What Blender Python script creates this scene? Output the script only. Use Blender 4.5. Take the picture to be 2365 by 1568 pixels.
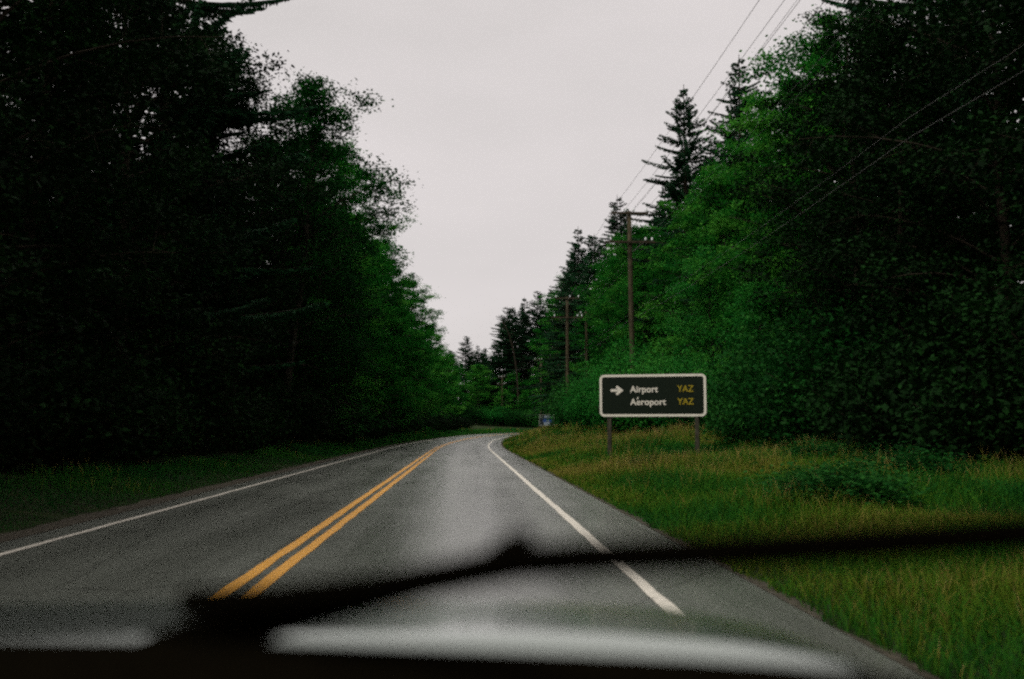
import bpy, math, random
import numpy as np
from mathutils import Vector, Matrix

# ------------------------------------------------------------------ camera, sky, sun, exposure
for o in list(bpy.data.objects):
    bpy.data.objects.remove(o)
scene = bpy.context.scene
C = scene.collection
EYE = 1.35
F = 2299.0                                   # focal length in pixels of the 2365 px wide view of the photograph
PITCH, YAW = math.radians(5.05), math.radians(-2.7)
cam_d = bpy.data.cameras.new('camera')
cam_d.sensor_width = 36.0
cam_d.lens = 35.0
cam_d.clip_start = 0.02
cam_d.clip_end = 3000.0
cam_d.dof.use_dof = True
cam_d.dof.focus_distance = 34.0
cam_d.dof.aperture_fstop = 1.55
cam = bpy.data.objects.new('camera', cam_d)
C.objects.link(cam)
cam.location = (0, 0, EYE)
cam.rotation_euler = (math.pi / 2 + PITCH, 0, YAW)
scene.camera = cam

SUN_EL, SUN_AZ = math.radians(56), math.radians(-130)       # azimuth from +Y towards +X
world = bpy.data.worlds.new('World')
scene.world = world
world.use_nodes = True
wt = world.node_tree
wt.nodes.clear()
w_out = wt.nodes.new('ShaderNodeOutputWorld')
w_bg = wt.nodes.new('ShaderNodeBackground')
w_bg.inputs['Strength'].default_value = 0.0625
w_sky = wt.nodes.new('ShaderNodeTexSky')
w_sky.sky_type = 'NISHITA'
w_sky.sun_disc = False
w_sky.sun_elevation = SUN_EL
w_sky.sun_rotation = SUN_AZ
w_geo = wt.nodes.new('ShaderNodeTexCoord')
w_map = wt.nodes.new('ShaderNodeMapping')
w_map.inputs['Scale'].default_value = (1.2, 1.2, 3.5)
w_noise = wt.nodes.new('ShaderNodeTexNoise')
w_noise.inputs['Scale'].default_value = 1.6
w_noise.inputs['Detail'].default_value = 5
w_ramp = wt.nodes.new('ShaderNodeValToRGB')
w_ramp.color_ramp.elements[0].position = 0.3
w_ramp.color_ramp.elements[0].color = (0.905, 0.91, 0.91, 1)
w_ramp.color_ramp.elements[1].position = 0.7
w_ramp.color_ramp.elements[1].color = (1.09, 1.08, 1.095, 1)
w_mul = wt.nodes.new('ShaderNodeMix')
w_mul.data_type = 'RGBA'
w_mul.blend_type = 'MULTIPLY'
w_mul.clamp_result = False
w_mul.inputs['Factor'].default_value = 1.0
w_mul.inputs[6].default_value = (7.15, 6.6, 6.52, 1)          # pale overcast
w_mix = wt.nodes.new('ShaderNodeMix')
w_mix.data_type = 'RGBA'
w_mix.clamp_result = False
w_mix.inputs['Factor'].default_value = 0.96
L = wt.links.new
L(w_geo.outputs['Generated'], w_map.inputs['Vector'])
L(w_map.outputs['Vector'], w_noise.inputs['Vector'])
L(w_noise.outputs['Fac'], w_ramp.inputs['Fac'])
L(w_ramp.outputs['Color'], w_mul.inputs[7])
L(w_sky.outputs['Color'], w_mix.inputs[6])
L(w_mul.outputs[2], w_mix.inputs[7])
L(w_mix.outputs[2], w_bg.inputs['Color'])
L(w_bg.outputs['Background'], w_out.inputs['Surface'])

sun_d = bpy.data.lights.new('sun', 'SUN')
sun_d.energy = 1.5
sun_d.angle = math.radians(40)
sun_d.color = (1.0, 0.96, 0.9)
sun = bpy.data.objects.new('sun', sun_d)
C.objects.link(sun)
sdir = Vector((math.sin(SUN_AZ) * math.cos(SUN_EL), math.cos(SUN_AZ) * math.cos(SUN_EL), math.sin(SUN_EL)))
sun.rotation_euler = sdir.to_track_quat('Z', 'Y').to_euler()

vs = scene.view_settings
vs.view_transform = 'Standard'
vs.look = 'None'
vs.exposure = 0.78
vs.gamma = 1.0
vs.use_curve_mapping = False
scene.cycles.max_bounces = 8
scene.cycles.transparent_max_bounces = 16
scene.cycles.use_denoising = False
scene.cycles.filter_width = 2.4            # the soft lens and film of the photograph
scene.cycles.sample_clamp_indirect = 4.0
scene.cycles.use_adaptive_sampling = True
scene.cycles.adaptive_threshold = 0.03
scene.cycles.adaptive_min_samples = 20

rng = np.random.default_rng(7)
random.seed(7)

# ------------------------------------------------------------------ helpers
CAM_R = np.array(cam.rotation_euler.to_matrix())


def ray(px, py):
    """direction through a pixel of the 2365 x 1568 view"""
    return CAM_R @ np.array([(px - 1182.5) / F, -(py - 784.0) / F, -1.0])


def at(px, py, d):
    """the point at distance d along +Y seen at a pixel"""
    v = ray(px, py)
    return np.array([0, 0, EYE]) + v * (d / v[1])


def on_z(px, py, z):
    v = ray(px, py)
    return np.array([0, 0, EYE]) + v * ((z - EYE) / v[2])


def link(name, me, mats=(), parent=None):
    o = bpy.data.objects.new(name, me)
    C.objects.link(o)
    for m in mats if isinstance(mats, (list, tuple)) else [mats]:
        if me is not None and len(me.materials) < 8:
            me.materials.append(m)
    if parent is not None:
        o.parent = parent
    return o


def mesh_np(name, V, Fc, tint=None, smooth=False):
    """Fc: int array (n, 3) or (n, 4)"""
    V = np.asarray(V, dtype=np.float32)
    Fc = np.asarray(Fc, dtype=np.int32)
    n, k = Fc.shape
    me = bpy.data.meshes.new(name)
    me.vertices.add(len(V))
    me.vertices.foreach_set('co', V.ravel())
    me.loops.add(n * k)
    me.loops.foreach_set('vertex_index', Fc.ravel())
    me.polygons.add(n)
    me.polygons.foreach_set('loop_start', np.arange(0, n * k, k, dtype=np.int32))
    me.polygons.foreach_set('loop_total', np.full(n, k, dtype=np.int32))
    if smooth:
        me.polygons.foreach_set('use_smooth', np.ones(n, dtype=bool))
    if tint is not None:
        a = me.attributes.new('tint', 'FLOAT', 'POINT')
        a.data.foreach_set('value', np.asarray(tint, dtype=np.float32))
    me.update()
    me.validate()
    return me


def mesh_py(name, V, Fc, smooth=False):
    me = bpy.data.meshes.new(name)
    me.from_pydata([tuple(map(float, v)) for v in V], [], [tuple(int(i) for i in f) for f in Fc])
    if smooth:
        for p in me.polygons:
            p.use_smooth = True
    me.update()
    return me


class MB:
    def __init__(self):
        self.V, self.F = [], []

    def add(self, V, Fc):
        b = len(self.V)
        self.V += [tuple(map(float, v)) for v in V]
        self.F += [tuple(int(i) + b for i in f) for f in Fc]
        return self

    def box(self, c, s, M=None):
        c, s = np.array(c, float), np.array(s, float) / 2
        P = np.array([[x, y, z] for x in (-1, 1) for y in (-1, 1) for z in (-1, 1)], float) * s
        if M is not None:
            P = P @ np.array(M).T
        return self.add(P + c, [(0, 1, 3, 2), (4, 6, 7, 5), (0, 4, 5, 1), (2, 3, 7, 6), (0, 2, 6, 4), (1, 5, 7, 3)])

    def tube(self, pts, rad, n=8, caps=True):
        V, Fc = tube_np(pts, rad, n)
        m = len(pts)
        Fc = [tuple(f) for f in Fc]
        if caps:
            Fc += [tuple(reversed(range(n))), tuple(range((m - 1) * n, m * n))]
        return self.add(V, Fc)

    def build(self, name, mat, parent=None, smooth=False, bevel=0):
        o = link(name, mesh_py(name, self.V, self.F, smooth), mat, parent)
        if bevel:
            b = o.modifiers.new('bevel', 'BEVEL')
            b.width = bevel
            b.segments = 2
            b.limit_method = 'ANGLE'
        return o


def tube_np(pts, rad, n=8):
    pts = np.asarray(pts, float)
    m = len(pts)
    rad = np.broadcast_to(np.asarray(rad, float), (m,))
    t = np.gradient(pts, axis=0)
    t /= np.linalg.norm(t, axis=1)[:, None] + 1e-9
    ref = np.where(np.abs(t[:, 2:3]) > 0.9, np.array([[1.0, 0, 0]]), np.array([[0, 0, 1.0]]))
    u = np.cross(t, ref)
    u /= np.linalg.norm(u, axis=1)[:, None] + 1e-9
    v = np.cross(t, u)
    a = np.arange(n) * 2 * np.pi / n
    V = pts[:, None, :] + rad[:, None, None] * (np.cos(a)[None, :, None] * u[:, None, :] + np.sin(a)[None, :, None] * v[:, None, :])
    Fc = []
    for i in range(m - 1):
        for j in range(n):
            k = (j + 1) % n
            Fc.append((i * n + j, i * n + k, (i + 1) * n + k, (i + 1) * n + j))
    return V.reshape(-1, 3), np.array(Fc)


def tag(o, label=None, cat=None, group=None, kind=None):
    if label:
        o['label'] = label
    if cat:
        o['category'] = cat
    if group:
        o['group'] = group
    if kind:
        o['kind'] = kind
    return o


def empty(name, loc=(0, 0, 0), rz=0.0):
    o = bpy.data.objects.new(name, None)
    C.objects.link(o)
    o.empty_display_size = 0.3
    o.location = loc
    o.rotation_euler = (0, 0, rz)
    return o


# ------------------------------------------------------------------ materials
def mat_new(name):
    m = bpy.data.materials.new(name)
    m.use_nodes = True
    nt = m.node_tree
    return m, nt, nt.nodes['Principled BSDF'], nt.nodes['Material Output']


def noise(nt, scale, detail=4, rough=0.55, coord='Object', vec_scale=None):
    tc = nt.nodes.new('ShaderNodeTexCoord')
    n = nt.nodes.new('ShaderNodeTexNoise')
    n.inputs['Scale'].default_value = scale
    n.inputs['Detail'].default_value = detail
    n.inputs['Roughness'].default_value = rough
    src = tc.outputs[coord]
    if vec_scale:
        mp = nt.nodes.new('ShaderNodeMapping')
        mp.inputs['Scale'].default_value = vec_scale
        nt.links.new(src, mp.inputs['Vector'])
        src = mp.outputs['Vector']
    nt.links.new(src, n.inputs['Vector'])
    return n.outputs['Fac']


def ramp(nt, fac, stops):
    r = nt.nodes.new('ShaderNodeValToRGB')
    e = r.color_ramp.elements
    while len(e) < len(stops):
        e.new(0.5)
    for i, (p, c) in enumerate(stops):
        e[i].position = p
        e[i].color = (*c, 1) if len(c) == 3 else c
    nt.links.new(fac, r.inputs['Fac'])
    return r.outputs['Color']


def bump(nt, fac, bsdf, strength, dist):
    b = nt.nodes.new('ShaderNodeBump')
    b.inputs['Strength'].default_value = strength
    b.inputs['Distance'].default_value = dist
    nt.links.new(fac, b.inputs['Height'])
    nt.links.new(b.outputs['Normal'], bsdf.inputs['Normal'])


def simple(name, col, rough=0.6, spec=0.5, var=0.15, scale=8.0, metal=0.0, bmp=0.0):
    m, nt, b, out = mat_new(name)
    f = noise(nt, scale)
    c0 = tuple(x * (1 - var) for x in col)
    c1 = tuple(min(1, x * (1 + var)) for x in col)
    nt.links.new(ramp(nt, f, [(0.3, c0), (0.7, c1)]), b.inputs['Base Color'])
    b.inputs['Roughness'].default_value = rough
    b.inputs['Specular IOR Level'].default_value = spec
    b.inputs['Metallic'].default_value = metal
    if bmp:
        bump(nt, f, b, bmp, 0.01)
    return m


def leaf_mat(name, stops, trans=0.3, rough=0.8, spec=0.06, obj_var=0.5):
    """per-leaf random tint, shifted a little from plant to plant"""
    m, nt, b, out = mat_new(name)
    at_ = nt.nodes.new('ShaderNodeAttribute')
    at_.attribute_name = 'tint'
    oi = nt.nodes.new('ShaderNodeObjectInfo')
    ma = nt.nodes.new('ShaderNodeMath')
    ma.operation = 'MULTIPLY_ADD'
    nt.links.new(oi.outputs['Random'], ma.inputs[0])
    ma.inputs[1].default_value = obj_var
    ma.inputs[2].default_value = -obj_var / 2
    ad = nt.nodes.new('ShaderNodeMath')
    ad.operation = 'ADD'
    nt.links.new(at_.outputs['Fac'], ad.inputs[0])
    nt.links.new(ma.outputs[0], ad.inputs[1])
    col = ramp(nt, ad.outputs[0], stops)
    nt.links.new(col, b.inputs['Base Color'])
    b.inputs['Roughness'].default_value = rough
    b.inputs['Specular IOR Level'].default_value = spec
    if trans > 0:
        tr = nt.nodes.new('ShaderNodeBsdfTranslucent')
        nt.links.new(col, tr.inputs['Color'])
        mx = nt.nodes.new('ShaderNodeMixShader')
        mx.inputs[0].default_value = trans
        nt.links.new(b.outputs[0], mx.inputs[1])
        nt.links.new(tr.outputs[0], mx.inputs[2])
        nt.links.new(mx.outputs[0], out.inputs['Surface'])
    return m


M_ALDER = leaf_mat('alder_leaves', [(0.0, (0.003, 0.060, 0.004)), (0.5, (0.012, 0.135, 0.012)), (1.0, (0.078, 0.28, 0.030))], 0.42)
M_BRIGHT = leaf_mat('willow_leaves', [(0.0, (0.006, 0.085, 0.015)), (0.5, (0.016, 0.16, 0.018)), (1.0, (0.065, 0.28, 0.038))], 0.38)
M_SPRUCE = leaf_mat('spruce_needles', [(0.0, (0.004, 0.016, 0.006)), (0.5, (0.007, 0.034, 0.012)), (1.0, (0.014, 0.066, 0.022))], 0.12)
M_DARK = leaf_mat('edge_darkened_leaves', [(0.0, (0.002, 0.008, 0.002)), (0.5, (0.004, 0.018, 0.0035)), (1.0, (0.009, 0.044, 0.007))], 0.15)  # foliage colour darkened to carry the dimming towards the view's edges
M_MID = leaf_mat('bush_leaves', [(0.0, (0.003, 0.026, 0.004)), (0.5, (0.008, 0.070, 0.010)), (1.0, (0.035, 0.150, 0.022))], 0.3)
M_GRASS = leaf_mat('grass_blades', [(0.0, (0.006, 0.070, 0.012)), (0.35, (0.030, 0.14, 0.010)), (0.6, (0.11, 0.17, 0.012)), (0.78, (0.32, 0.23, 0.06)), (1.0, (0.52, 0.42, 0.20))], 0.25, obj_var=0.0)
M_BARK = simple('bark', (0.028, 0.022, 0.015), 0.9, 0.1, 0.45, 6.0, bmp=0.8)
M_GREYBARK = simple('grey_bark', (0.04, 0.035, 0.025), 0.9, 0.1, 0.4, 5.0, bmp=0.6)


def soil_mat():
    m, nt, b, out = mat_new('verge_soil')
    f = noise(nt, 1.4, 6)
    nt.links.new(ramp(nt, f, [(0.3, (0.014, 0.018, 0.007)), (0.55, (0.02, 0.035, 0.01)), (0.75, (0.045, 0.045, 0.018))]), b.inputs['Base Color'])
    b.inputs['Roughness'].default_value = 0.95
    b.inputs['Specular IOR Level'].default_value = 0.1
    bump(nt, noise(nt, 9, 6), b, 0.8, 0.05)
    return m


M_SOIL = soil_mat()


def asphalt_mat(name, base, r0, r1):
    """u along the road in metres (uv.y), across in uv.x"""
    m, nt, b, out = mat_new(name)
    uv = nt.nodes.new('ShaderNodeUVMap')
    sep = nt.nodes.new('ShaderNodeSeparateXYZ')
    nt.links.new(uv.outputs['UV'], sep.inputs[0])

    def nz(scale, vs_, detail=4):
        mp = nt.nodes.new('ShaderNodeMapping')
        mp.inputs['Scale'].default_value = (*vs_, 1)
        nt.links.new(uv.outputs['UV'], mp.inputs['Vector'])
        n = nt.nodes.new('ShaderNodeTexNoise')
        n.inputs['Scale'].default_value = scale
        n.inputs['Detail'].default_value = detail
        n.inputs['Roughness'].default_value = 0.6
        nt.links.new(mp.outputs['Vector'], n.inputs['Vector'])
        return n.outputs['Fac']
    streak = nz(1.0, (2.2, 0.06))        # along the lanes
    patch = nz(0.35, (1.0, 0.5), 6)
    grain = nz(26.0, (1, 1), 4)
    # wheel tracks: two polished lines in each lane
    cosn = nt.nodes.new('ShaderNodeMath')
    cosn.operation = 'MULTIPLY'
    nt.links.new(sep.outputs['X'], cosn.inputs[0])
    cosn.inputs[1].default_value = 2 * math.pi / 1.65
    co = nt.nodes.new('ShaderNodeMath')
    co.operation = 'COSINE'
    nt.links.new(cosn.outputs[0], co.inputs[0])
    def madd(a, k, c):
        x = nt.nodes.new('ShaderNodeMath')
        x.operation = 'MULTIPLY_ADD'
        nt.links.new(a, x.inputs[0])
        x.inputs[1].default_value = k
        if isinstance(c, float):
            x.inputs[2].default_value = c
        else:
            nt.links.new(c, x.inputs[2])
        return x.outputs[0]
    s = madd(streak, 0.24, 0.0)
    s = madd(patch, 0.34, s)
    s = madd(grain, 0.52, s)
    s = madd(co.outputs[0], 0.035, s)
    tone = ramp(nt, s, [(0.36, tuple(x * 0.55 for x in base)), (0.56, base), (0.76, tuple(x * 1.5 for x in base))])
    # fine cracks, some of them sealed dark
    mp = nt.nodes.new('ShaderNodeMapping')
    mp.inputs['Scale'].default_value = (0.42, 0.20, 1)
    warp = nt.nodes.new('ShaderNodeMix')
    warp.data_type = 'VECTOR'
    warp.inputs['Factor'].default_value = 0.10
    wn = nt.nodes.new('ShaderNodeTexNoise')
    wn.inputs['Scale'].default_value = 1.1
    wn.inputs['Detail'].default_value = 5
    nt.links.new(uv.outputs['UV'], wn.inputs['Vector'])
    nt.links.new(uv.outputs['UV'], mp.inputs['Vector'])
    nt.links.new(mp.outputs['Vector'], warp.inputs[4])
    nt.links.new(wn.outputs['Color'], warp.inputs[5])
    vo = nt.nodes.new('ShaderNodeTexVoronoi')
    vo.feature = 'DISTANCE_TO_EDGE'
    vo.inputs['Scale'].default_value = 1.0
    nt.links.new(warp.outputs[1], vo.inputs['Vector'])
    crack = ramp(nt, vo.outputs['Distance'], [(0.0, (0.45, 0.45, 0.45)), (0.006, (0.6, 0.6, 0.6)), (0.011, (1, 1, 1))])
    mc = nt.nodes.new('ShaderNodeMix')
    mc.data_type = 'RGBA'
    mc.blend_type = 'MULTIPLY'
    mc.inputs['Factor'].default_value = 0.5
    nt.links.new(tone, mc.inputs[6])
    nt.links.new(crack, mc.inputs[7])
    nt.links.new(mc.outputs[2], b.inputs['Base Color'])
    rr = ramp(nt, s, [(0.4, (r0,) * 3), (0.75, (r1,) * 3)])
    nt.links.new(rr, b.inputs['Roughness'])
    b.inputs['IOR'].default_value = 1.55
    bump(nt, grain, b, 0.12, 0.004)
    return m


M_ROAD = asphalt_mat('wet_asphalt', (0.155, 0.166, 0.142), 0.17, 0.33)
M_GRAVEL = simple('shoulder_gravel', (0.07, 0.062, 0.045), 0.9, 0.15, 0.6, 12.0, bmp=1.0)


def paint_mat(name, col, wear):
    m, nt, b, out = mat_new(name)
    f = noise(nt, 11.0, 8, 0.75)
    nt.links.new(ramp(nt, f, [(0.33, wear), (0.47, col), (1.0, tuple(min(1, c * 1.08) for c in col))]), b.inputs['Base Color'])
    b.inputs['Roughness'].default_value = 0.55
    bump(nt, noise(nt, 60, 3), b, 0.3, 0.003)
    return m


M_WHITE = paint_mat('white_line_paint', (0.80, 0.75, 0.64), (0.3, 0.29, 0.25))
M_YELLOW = paint_mat('yellow_line_paint', (0.82, 0.40, 0.055), (0.35, 0.2, 0.05))

# ------------------------------------------------------------------ the road's course
STEP = 1.0
ls = np.arange(-40, 520, STEP)


def curvature(l):
    k = np.zeros_like(l)
    k = np.where((l > 58), 0.00150, k)
    k = np.where(l > 135, 0.0015 + (l - 135) * 0.00012, k)
    k = np.where(l > 205, 0.0100, k)
    k = np.where(l > 330, 0.0, k)
    return k


th = np.cumsum(curvature(ls)) * STEP
cx = -1.845 + np.cumsum(np.sin(th)) * STEP
cy = -40 + np.cumsum(np.cos(th)) * STEP
cx -= cx[40] + 1.845
cy -= cy[40]


def smooth(a, b, x):
    t = np.clip((np.asarray(x, float) - a) / (b - a), 0, 1)
    return t * t * (3 - 2 * t)


def zr(l):
    return 0.42 * smooth(60, 225, l)


def course(l, s):
    """the point s metres to the right of the centre line at l metres along it"""
    x, y, t = np.interp(l, ls, cx), np.interp(l, ls, cy), np.interp(l, ls, th)
    return x + s * np.cos(t), y - s * np.sin(t)


def verge(l, s):
    """height of the ground over the road surface"""
    s = np.asarray(s, float)
    l = np.asarray(l, float)
    H = np.interp(l, [0, 10, 20, 35, 60, 90, 140, 200, 260], [0.15, 0.2, 0.3, 0.45, 0.8, 1.0, 0.8, 0.25, 0.1])
    r = -0.04 + H * smooth(4.6, 11.0, s) + 0.05 * np.maximum(s - 11, 0)
    lf = -0.04 + 0.35 * smooth(4.1, 8.0, -s) + 0.05 * np.maximum(-s - 8, 0)
    h = np.where(s > 0, r, lf)
    w = 0.06 * np.sin(l * 0.9 + s * 1.3) + 0.05 * np.sin(l * 0.37 - s * 0.8 + 1)
    return h + w * smooth(5.2, 8, np.abs(s))


_cl = np.stack([cx, cy], 1)


def locate(x, y):
    d2 = (_cl[:, 0] - x) ** 2 + (_cl[:, 1] - y) ** 2
    i = int(np.argmin(d2))
    t = th[i]
    dx, dy = x - cx[i], y - cy[i]
    return ls[i] + dx * math.sin(t) + dy * math.cos(t), dx * math.cos(t) - dy * math.sin(t)


def gz(x, y):
    l, s = locate(x, y)
    return float(zr(l) + verge(l, s))


def strip(name, l_arr, s_arr, zfun, mat, uv=True, smooth_=True):
    Lg, Sg = np.meshgrid(l_arr, s_arr, indexing='ij')
    X, Y = course(Lg, Sg)
    Z = zfun(Lg, Sg)
    V = np.stack([X, Y, Z], -1).reshape(-1, 3)
    n, k = Lg.shape
    i = np.arange(n - 1)[:, None] * k + np.arange(k - 1)[None, :]
    Fc = np.stack([i, i + 1, i + k + 1, i + k], -1).reshape(-1, 4)
    me = mesh_np(name, V, Fc, smooth=smooth_)
    if uv:
        u = me.uv_layers.new(name='UVMap')
        lv = Fc.ravel()
        u.data.foreach_set('uv', np.stack([Sg.ravel()[lv], Lg.ravel()[lv]], 1).astype(np.float32).ravel())
    return link(name, me, mat)


lr = np.concatenate([np.arange(-30, 120, 1.5), np.arange(120, 420, 3.0)])
# the ground: one sheet out to the horizon below, and the shaped verges beside the road
g = MB()
g.add([(-1500, -800, -0.75), (1500, -800, -0.75), (1500, 2000, -0.75), (-1500, 2000, -0.75)], [(0, 1, 2, 3)])
tag(g.build('ground', M_SOIL), kind='structure')
s_arr = np.concatenate([[-75, -70, -55, -40, -30, -22], np.arange(-16, -3.5, 0.5), [-3, 0, 3], np.arange(4, 16, 0.5), [20, 26, 34, 45, 58, 62]])


def verge_z(l, s):
    z = zr(l) + verge(l, s)
    z = np.where(np.abs(s) < 3.9, zr(l) - 0.06, z)
    return np.where((s < -72) | (s > 60), -1.2, z)


tag(strip('verge', lr, s_arr, verge_z, M_SOIL), kind='structure')
tag(strip('road', lr, np.array([-3.6, -3, -1.5, 0, 1.5, 3, 4.0, 4.35]), lambda l, s: zr(l) + 0 * s, M_ROAD), kind='structure')

# crumbling asphalt edges where the paving meets the verge
def edge_strip(name, s0, s1, amp, mat, z):
    V, Fc = [], []
    la = np.concatenate([np.arange(-2, 60, 0.35), np.arange(60, 330, 2.5)])
    for i, l in enumerate(la):
        w = amp * (math.sin(l * 1.7) * 0.3 + math.sin(l * 4.3 + 1) * 0.25 + rng.normal() * 0.25)
        a, b_ = course(l, s0), course(l, s1 + w)
        V += [(*a, zr(l) + z), (*b_, zr(l) + z - 0.025)]
        if i:
            k = 2 * i
            Fc.append((k - 2, k - 1, k + 1, k))
    return link(name, mesh_py(name, V, Fc), mat)


tag(edge_strip('road_shoulder', 4.34, 4.50, 0.16, M_GRAVEL, 0.004), kind='structure')
tag(edge_strip('road_shoulder', -3.59, -4.15, -0.12, M_GRAVEL, 0.004), kind='structure')


def line(name, s, w, mat, l0, l1, label):
    la = np.concatenate([np.arange(l0, min(l1, 120), 0.6), np.arange(min(l1, 120), l1 + 0.1, 2.0)]) if l1 > 120 else np.arange(l0, l1, 0.6)
    V, Fc = [], []
    for i, l in enumerate(la):
        j0, j1 = rng.normal() * 0.006, rng.normal() * 0.006
        a, b_ = course(l, s - w / 2 + j0), course(l, s + w / 2 + j1)
        V += [(*a, zr(l) + 0.005), (*b_, zr(l) + 0.005)]
        if i:
            k = 2 * i
            Fc.append((k - 2, k - 1, k + 1, k))
    o = link(name, mesh_py(name, V, Fc), mat)
    return tag(o, label, 'road marking', kind='structure')


line('yellow_line', -0.115, 0.125, M_YELLOW, -2, 300, 'yellow line of the double centre marking beside the oncoming lane')
line('yellow_line', 0.115, 0.125, M_YELLOW, -2, 300, 'yellow line of the double centre marking beside the lane with the car')
line('edge_line', 3.385, 0.115, M_WHITE, -2, 300, 'white edge line beside the grassy verge with the airport sign')
line('edge_line', -3.085, 0.095, M_WHITE, -2, 300, 'white edge line beside the dark forest verge across the road')


# ------------------------------------------------------------------ grass on the verges
def vnoise(x, y, scale, seed):
    t = np.random.default_rng(seed).random((64, 64))
    x, y = np.asarray(x) / scale + 100.3, np.asarray(y) / scale + 100.7
    i, j = np.floor(x).astype(int), np.floor(y).astype(int)
    f, g_ = x - i, y - j
    f, g_ = f * f * (3 - 2 * f), g_ * g_ * (3 - 2 * g_)
    T = lambda a, b: t[a % 64, b % 64]
    return (T(i, j) * (1 - f) + T(i + 1, j) * f) * (1 - g_) + (T(i, j + 1) * (1 - f) + T(i + 1, j + 1) * f) * g_


def grass(name, zones):
    Vs, Fs, Ts = [], [], []
    base = 0
    for (l0, l1, s0, s1, per_m2, hgt, wid) in zones:
        n = int((l1 - l0) * abs(s1 - s0) * per_m2)
        l = rng.uniform(l0, l1, n)
        s = s0 + (s1 - s0) * rng.random(n)
        # patches: where tan seed heads stand and where lush low green grows
        p = 5.0 * (0.5 * vnoise(l, s, 4.5, 1) + 0.3 * vnoise(l, s, 1.6, 2) + 0.2 * vnoise(l, s, 0.6, 3) - 0.5)
        lush = vnoise(l, s, 2.6, 4)
        dist = np.abs(s) - 4.4
        grow = np.clip(0.35 + dist * 0.33, 0.3, 1.0)
        h = hgt * grow * (0.5 + 0.7 * rng.random(n)) * (1 + 0.26 * p) * (0.6 + 0.8 * lush)
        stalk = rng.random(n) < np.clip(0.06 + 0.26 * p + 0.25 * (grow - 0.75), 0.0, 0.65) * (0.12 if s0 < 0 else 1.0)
        h = np.where(stalk, h * 1.12, h)
        X, Y = course(l, s)
        Z = zr(l) + verge(l, s) - 0.02
        a = rng.uniform(0, 2 * np.pi, n)
        w = wid * (0.7 + 0.6 * rng.random(n)) * np.where(stalk, 0.55, 1.0)
        lean = np.where(stalk, 0.35, 0.8) * h * (0.3 + 1.1 * rng.random(n))
        la = rng.uniform(0, 2 * np.pi, n)
        B = np.stack([X, Y, Z], 1)
        U = np.stack([np.cos(a), np.sin(a), 0 * a], 1) * w[:, None] / 2
        D = np.stack([np.cos(la), np.sin(la), 0 * la], 1)
        up = np.array([0, 0, 1.0])
        mid = B + D * (lean * 0.3)[:, None] + up * (h * 0.6)[:, None]
        tip = B + D * lean[:, None] + up * (h * np.where(stalk, 1.0, 0.85))[:, None]
        hw = np.where(stalk, 1.6, 0.8)[:, None]
        V = np.stack([B - U, B + U, mid + U * hw, mid - U * hw, tip], 1).reshape(-1, 3)
        i = base + np.arange(n) * 5
        q = np.stack([i, i + 1, i + 2], 1), np.stack([i, i + 2, i + 3], 1), np.stack([i + 3, i + 2, i + 4], 1)
        g0 = np.clip(0.36 + 0.13 * p - 0.65 * (lush - 0.42) + rng.normal(0, 0.11, n) + 0.10 * (grow < 0.6), 0, 0.66) * (0.35 if s0 < 0 else 1.0)  # left verge blades darkened, the view's edge dimming put into their tint
        t_base = np.where(stalk, 0.45, g0)
        t_tip = np.where(stalk, 0.66 + 0.34 * rng.random(n), g0 + 0.08)
        T = np.stack([t_base, t_base, (t_base + t_tip) / 2, (t_base + t_tip) / 2, t_tip], 1).ravel()
        Vs.append(V)
        Fs += list(q)
        Ts.append(T)
        base += n * 5
    me = mesh_np(name, np.concatenate(Vs), np.concatenate(Fs), np.concatenate(Ts))
    return tag(link(name, me, M_GRASS), kind='stuff')


grass('grass', [(2.5, 14, 4.42, 10.5, 800, 0.40, 0.008), (14, 30, 4.42, 13, 480, 0.48, 0.011), (30, 60, 4.45, 14, 190, 0.52, 0.020), (60, 150, 4.5, 13.5, 42, 0.6, 0.05), (150, 260, 4.6, 11, 14, 0.6, 0.09)])
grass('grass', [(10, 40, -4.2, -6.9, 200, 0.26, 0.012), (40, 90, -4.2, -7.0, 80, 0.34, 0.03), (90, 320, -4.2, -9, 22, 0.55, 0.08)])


# ------------------------------------------------------------------ plants
def rot_rand(n, flat=0.5):
    """random leaf axes; flat -> 1 lies level"""
    nrm = rng.normal(size=(n, 3))
    nrm[:, 2] = np.abs(nrm[:, 2]) + flat * 2
    nrm /= np.linalg.norm(nrm, axis=1)[:, None]
    t = rng.normal(size=(n, 3))
    u = np.cross(nrm, t)
    u /= np.linalg.norm(u, axis=1)[:, None] + 1e-9
    v = np.cross(nrm, u)
    return u, v


def leaves(P, size, flat=0.5, aspect=0.62, drop=0.0):
    n = len(P)
    u, v = rot_rand(n, flat)
    sz = size * (0.6 + 0.8 * rng.random(n))[:, None]
    a, b_ = u * sz * 0.5, v * sz * 0.5 * aspect
    V = np.stack([P - a, P + b_ - a * 0.1, P + a, P - b_ - a * 0.1], 1).reshape(-1, 3)
    i = np.arange(n) * 4
    Fc = np.stack([i, i + 1, i + 2, i + 3], 1)
    return V, Fc


def bezier(p0, p1, p2, n):
    t = np.linspace(0, 1, n)[:, None]
    return (1 - t) ** 2 * p0 + 2 * t * (1 - t) * p1 + t ** 2 * p2


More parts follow.
